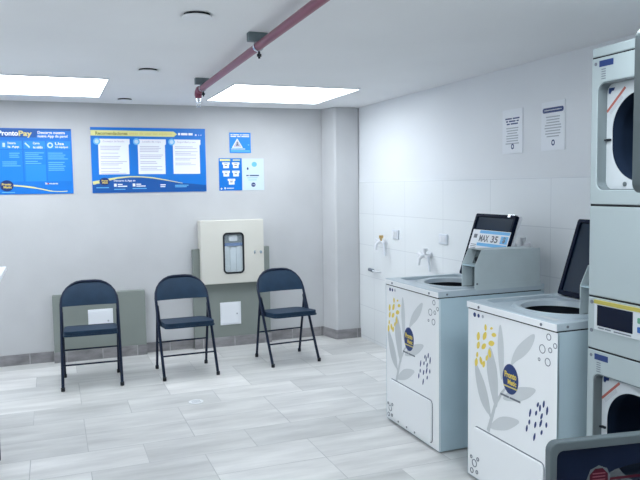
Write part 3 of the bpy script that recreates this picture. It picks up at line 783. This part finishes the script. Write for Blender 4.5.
    if sticker:
        b = nb(); prism(b, fl, rect(.026, lw-.010, .150, .300), .0275, .0283); st = obj('instruction_sticker', b, 'white', lid)
        b = nb(); prism(b, fl, rect(.105, lw-.014, .278, .297), .0283, .0289); prism(b, fl, rect(.105, lw-.016, .196, .216), .0283, .0289); prism(b, fl, rect(.335, .405, .222, .270), .0283, .0289); obj('blue_bands', b, 'cyan_print', st)
        b = nb(); text(b, fl, 'MAX', .115, .215, .224, .268, .0291, 0, .03); text(b, fl, '35', .240, .310, .224, .268, .0291, 0, .03); text(b, fl, '$', .355, .385, .226, .266, .0293, 0, .03)
        prism(b, fl, rect(.05, .085, .245, .27), .0283, .0289)
        for k in range(4): prism(b, fl, rect(.04, .1, .20-k*.011, .204-k*.011), .0283, .0289)
        obj('dark_lettering', b, 'ink', st)
    # coin box on the near rear corner of the deck
    cy0 = yf-W+.001; f2 = Frame((0, cy0, 0), (1, 0, 0), (0, 0, 1), (0, 1, 0))
    x0, x1 = X0+.230, XB-.030
    prof = [(x0, zt+.0005), (x1, zt+.0005), (x1, 1.124), (x0+.045, 1.130), (x0+.002, 1.043)]
    profi = [(x0+.07, zt+.0005), (x1, zt+.0005), (x1, 1.122), (x0+.10, 1.126), (x0+.07, 1.043)]
    b = nb(); prism(b, f2, prof, 0, .004); prism(b, f2, prof, .128, .132); prism(b, f2, [(x0+.10, 1.122), (x1, 1.118), (x1, 1.122), (x0+.055, 1.1275)], .004, .128); cb = obj('coin_box', b, 'steel', r, bevel=.001)
    b = nb(); prism(b, f2, [(p, min(q, 1.116)) for p, q in profi], .0042, .1278); obj('coin_mechanism', b, 'recess', cb)
    b = nb(); box(b, x0+.004, x0+.072, cy0+.004, cy0+.128, 1.036, 1.043); obj('coin_shelf', b, 'grey_enamel', cb)
    b = nb(); tube(b, [(x0+.085, cy0+.07, 1.075), (x0+.055, cy0+.07, 1.07)], .014, 14); tube(b, [(x0+.09, cy0+.045, 1.10), (x0+.07, cy0+.045, 1.095)], .009, 10); obj('coin_lock', b, 'black_metal', cb)
    b = nb(); prism(b, f2, ell(x0+.016, .94, .006, .006, 10), -.002, 0); obj('box_screw', b, 'ink', cb)
    b = nb(); box(b, x0+.01, x1+.004, cy0-.003, cy0-.0003, zt-.008, zt+.022); obj('base_strip', b, 'steel', cb)
    if hose:
        b = nb(); tube(b, [(2.625, yf+.06, .86), (2.625, yf+.045, .97), (2.625, yf+.015, 1.09), (2.66, yf-.01, 1.12), (2.74, yf-.03, 1.10)], .017, 14)
        tube(b, [(2.60, yf-.05, .85), (2.61, yf+.02, .84), (2.625, yf+.06, .86)], .017, 14)
        hs = obj('water_hose', b, 'pvc', r, smooth=True)
        b = nb()
        for y_, z_ in ((yf+.043, .985), (yf+.018, 1.085)): tube(b, [(2.625, y_+.003, z_-.008), (2.625, y_-.003, z_+.008)], .019, 12)
        obj('hose_clamp', b, 'galv', hs, smooth=True)
    fix_parent(r)
    return r

make_washer(3.905, .646, 'white top-load washing machine farther back, its open lid carrying an instruction sticker', True, du=-.050, dv=-.014)
make_washer(2.964, .669, 'white top-load washing machine beside the stacked dryers, open lid without sticker', False, 1.950, True)

# ------------------------------------------------------------------ stacked dryer
DX, DY, DW, DT = 2.016, 2.195, .68, 2.025
r = thing('stacked_dryer', 'tall grey stacked tumble dryer with both doors open at the right edge', 'dryer', (DX+.35, DY-DW/2, 0))
f = Frame((DX, DY, 0), (0, -1, 0), (0, 0, 1), (-1, 0, 0))
b = nb(); box(b, DX+.004, 2.76, DY-DW, DY, .02, DT-.004, skip=('x-',)); obj('cabinet', b, 'dryer', r)
b = nb(); box(b, DX+.03, 2.74, DY-DW+.03, DY-.03, 0, .02); obj('plinth', b, 'seam', r)
b = nb(); prism(b, f, rect(0, DW, 1.987, DT), -.02, 0); obj('top_trim', b, 'dryer', r, bevel=.006)
b = nb(); prism(b, f, rect(.004, DW-.004, .03, DT-.01), -.022, -.006)
# openings are cut by building the backing only where panels meet
b.free()
for z in (1.985, 1.409, 1.0425, .828):
    b = nb(); box(b, DX+.003, DX+.012, DY-DW+.002, DY-.002, z-.006, z+.006); obj('panel_seam', b, 'seam', r)
b = nb(); prism(b, f, rect(0, DW, 1.046, 1.405), -.02, 0); obj('middle_panel', b, 'dryer', r, bevel=.004)

def dryer_front(z0, z1, rz0, rz1, label):
    uc, vc = DW/2, (rz0+rz1)/2
    b = nb(); hole_plate(b, f, rect(0, DW, z0, z1), rrect(.032, DW-.032, rz0, rz1, .035, 6), (uc, vc), -.02, 0, 0, 96); fp = obj('front_panel', b, 'dryer', r, bevel=.003); fp['label'] = label
    b = nb(); ring(b, f, rrect(.028, DW-.028, rz0-.004, rz1+.004, .038, 6), rrect(.036, DW-.036, rz0+.004, rz1-.004, .033, 6), -.050, -.003); obj('recess_wall', b, 'recess', fp)
    op = rrect(.064, DW-.064, vc-.177, vc+.163, .140, 14)
    b = nb(); hole_plate(b, f, rect(.032, DW-.032, rz0, rz1), op, (uc, vc-.005), -.056, -.046, 0, 96); bk = obj('bulkhead', b, 'dryer_in', fp)
    b = nb()
    lo = [[b.verts.new(f.p(uc+(u-uc)*q, vc+(v-vc)*q, d)) for u, v in op] for q, d in ((.994, -.0475), (.994, -.10), (1.04, -.105), (1.04, -.55), (.01, -.56))]
    for A, B in zip(lo, lo[1:]):
        for k in range(len(op)): b.faces.new((A[k], A[(k+1) % len(op)], B[(k+1) % len(op)], B[k]))
    obj('drum', b, 'drum', fp, smooth=True)
    # header sticker and small print (top left)
    b = nb(); prism(b, f, rect(.040, .112, z1-.036, z1-.012), .0001, .0008); obj('header_sticker', b, 'navy', r)
    b = nb()
    for k in range(5): prism(b, f, rect(.052, .074, z1-.048-k*.009, z1-.0445-k*.009), .0001, .0008)
    obj('sticker_print', b, 'ink', r)
    b = nb(); prism(b, f, ell(.022, z1-.022, .007, .007, 10), .0003, .002); obj('panel_screw', b, 'ink', r)
    # warning label across the bulkhead corner
    fw = Frame(f.p(.040, rz1-.115, -.0458), Vector((0, -math.cos(.75), math.sin(.75))), Vector((0, math.sin(.75), math.cos(.75))), (-1, 0, 0))
    b = nb(); prism(b, fw, rect(.0, .125, .0, .010), 0, .0010); wl = obj('warning_label', b, 'red_pale', bk)
    fw2 = Frame(f.p(.046, rz1-.125, -.0458), fw.u, fw.v, fw.n)
    b = nb(); prism(b, fw2, rect(.0, .105, -.010, .010), 0, .0009); obj('warning_text_sheet', b, 'dryer_in', bk)
    b = nb()
    for k in range(4): prism(b, fw2, rect(.010, .095, .006-k*.004, .0076-k*.004), .0009, .0014)
    obj('warning_print', b, 'ink_light', bk)
    b = nb(); prism(b, f, [(.045, rz1-.02), (.075, rz1-.02), (.070, rz1-.032), (.060, rz1-.032), (.052, rz1-.044), (.045, rz1-.040)], -.0458, -.0448); obj('warning_sign', b, 'navy', bk)
    # strike, hinge holes and screw
    b = nb(); prism(b, f, rrect(.040, .062, vc-.018, vc-.008, .004), -.0459, -.040); prism(b, f, rect(.036, .05, vc-.016, vc-.010), -.0459, -.034); obj('latch_strike', b, 'black_metal', fp)
    b = nb(); prism(b, f, ell(.135, rz0+.022, .009, .009, 16), -.0459, -.043); ring(b, f, ell(.135, rz0+.022, .006, .006, 12), ell(.135, rz0+.022, .003, .003, 12), -.043, -.041); obj('bulkhead_screw', b, 'recess', fp)
    b = nb()
    for k in range(3): prism(b, f, rect(.24+k*.04, .265+k*.04, rz1-.024, rz1-.018), -.0459, -.045)
    obj('bulkhead_print', b, 'ink', fp)
dryer_front(1.413, 1.983, 1.469, 1.887, 'upper front panel with door recess')
dryer_front(.03, .825, .302, .733, 'lower front panel with door recess')
# control panel
b = nb(); prism(b, f, rect(0, DW, .832, 1.039), -.02, 0); cp = obj('control_panel', b, 'dryer', r, bevel=.004)
b = nb(); prism(b, f, rect(.040, DW-.02, .912, 1.020), .0003, .006); obj('control_bezel', b, 'dryer_in', cp, bevel=.002)
b = nb(); prism(b, f, rect(.040, DW-.02, 1.017, 1.032), .0003, .008); obj('yellow_strip', b, 'strip', cp)
b = nb(); prism(b, f, rect(.058, .238, .930, 1.013), .006, .008); obj('display_window', b, 'display', cp)
for u in (.262, .33, .40, .47):
    b = nb(); prism(b, f, rrect(u, u+.045, .975, .996, .004), .006, .009); obj('button', b, 'green', cp)
    b = nb(); prism(b, f, rrect(u, u+.045, .940, .962, .004), .006, .009); obj('button', b, 'blue_dark', cp)
b = nb()
words(b, f, [5, 5], .062, .130, .918, .925, .0066, 0, .01); words(b, f, [10], .145, .232, .917, .924, .0066, 0, .01)
obj('control_lettering', b, 'ink', cp)
for z in (1.020, .905):
    b = nb(); prism(b, f, ell(.022, z, .008, .008, 12), .0003, .003); obj('panel_screw', b, 'ink', cp)

def dryer_door(theta, z0, z1, label, decal, width=.60):
    th = math.radians(theta); hx, hy = DX-.012, DY-DW+.045
    u = Vector((-math.sin(th), math.cos(th), 0)); n = Vector((-math.cos(th), -math.sin(th), 0))     # n: outer face
    fd = Frame((hx, hy, 0), u, (0, 0, 1), n)
    oo = rrect(.004, width, z0, z1, .030, 6)
    ii = rrect(.034, width-.022, z0+.028, z1-.028, .022, 6)
    b = nb(); ring(b, fd, oo, ii, -.012, .022); d = obj('door', b, 'door_frame', r, bevel=.004); d['label'] = label
    c = (width/2-.015, (z0+z1)/2-.005)
    b = nb(); hole_plate(b, fd, rrect(.032, width-.020, z0+.026, z1-.026, .022, 6), ell(c[0], c[1], .205, .135, 64, 2.4), c, -.002, .014, 0, 96); obj('door_liner', b, 'dark_plastic', d)
    b = nb(); prism(b, fd, ell(c[0], c[1], .210, .140, 64, 2.4), -.008, -.003); obj('door_glass', b, 'tint', d)
    for z in (z0+.08, z1-.08):
        b = nb(); box(b, hx-.002, hx+.028, hy-.02, hy-.004, z-.025, z+.025); obj('door_hinge', b, 'chrome', d)
    if decal: decal(fd, d, width, z0, z1)
    return d
def decal(fd, d, w, z0, z1):
    cu, cv = w-.168, z1-.128
    b = nb(); prism(b, fd, ell(cu, cv, .041, .041, 8), .0145, .0152); st = obj('octagon_sticker', b, 'door_frame', d)
    rot = lambda q: [(cu+q*math.cos(PI/8+k*PI/4), cv+q*math.sin(PI/8+k*PI/4)) for k in range(8)]
    b = nb(); prism(b, fd, rot(.034), .0152, .0158); obj('red_octagon', b, 'maroon', st)
    b = nb()
    for k in range(4): prism(b, fd, rect(cu-.022, cu+.022, cv+.014-k*.010, cv+.0175-k*.010), .0158, .0162)
    obj('octagon_print', b, 'pink_ink', st)
    b = nb(); prism(b, fd, rect(.08, cu-.034, cv-.010, cv-.002), .0143, .0149); obj('red_stripe', b, 'maroon', d)
dryer_door(105.8, 1.470, 1.900, 'upper door, swung open', None, .588)
dryer_door(81, .270, .717, 'lower door with octagonal red sticker, swung open', decal, .637)
fix_parent(r)

# ------------------------------------------------------------------ floor drain, high table
r = thing('floor_drain', 'small round white drain cover set in the middle of the tiled floor', 'drain', (.888, 4.747, 0))
f = Frame((.888, 4.747, 0), (1, 0, 0), (0, 1, 0), (0, 0, 1))
b = nb(); prism(b, f, ell(0, 0, .052, .052, 32), .0003, .004); obj('cover', b, 'drain', r, bevel=.001)
b = nb()
for k in range(-2, 3): prism(b, f, rect(-.03, .03, k*.013-.002, k*.013+.002), .0041, .0045)
obj('grille_slots', b, 'ink_light', r)
fix_parent(r)

r = thing('high_table', 'white high table, only its corner and a leg showing at the left edge', 'table', (-.62, 4.15, 0))
b = nb(); box(b, -.95, -.296, 3.32, 4.985, .972, 1.0); obj('table_top', b, 'table_top', r, bevel=.004)
b = nb(); box(b, -.92, -.40, 3.42, 4.88, .93, .971); obj('apron', b, 'navy_tube', r)
for x, y in ((-.338, 4.15), (-.90, 3.5), (-.90, 4.8)):
    b = nb(); box(b, x-.014, x+.014, y-.014, y+.014, 0, .971); obj('leg', b, 'navy_tube', r, bevel=.002)
fix_parent(r)

# ------------------------------------------------------------------ camera, world, view
cam = bpy.data.cameras.new('camera'); co = bpy.data.objects.new('camera', cam); col.objects.link(co)
cam.sensor_width = 36; cam.lens = 690/640*36; cam.clip_start = .05
f_ = 690.
def nrm(v): return v.normalized()
Yv = nrm(Vector((51-320, -(190-240), -f_)))
d_ = Vector((1, .0144, 0)); v0_ = Vector((51-320, -(190-240), -f_))
Xv = nrm(v0_ + d_*(-(Yv.dot(v0_))/(Yv.dot(d_))))
Zv = Xv.cross(Yv)
rot = Matrix((Xv, Yv, Zv))
co.matrix_world = Matrix.Translation((0, 0, 1.5)) @ rot.to_4x4()
sc.camera = co

wd = bpy.data.worlds.new('world'); sc.world = wd; wd.use_nodes = True
bg = wd.node_tree.nodes['Background']; bg.inputs[0].default_value = (.6, .7, .8, 1); bg.inputs[1].default_value = .2
sc.view_settings.view_transform = 'Standard'; sc.view_settings.look = 'None'; sc.view_settings.gamma = 1
sc.view_settings.exposure = 0.45
try: sc.view_settings.use_curve_mapping = False
except Exception: pass
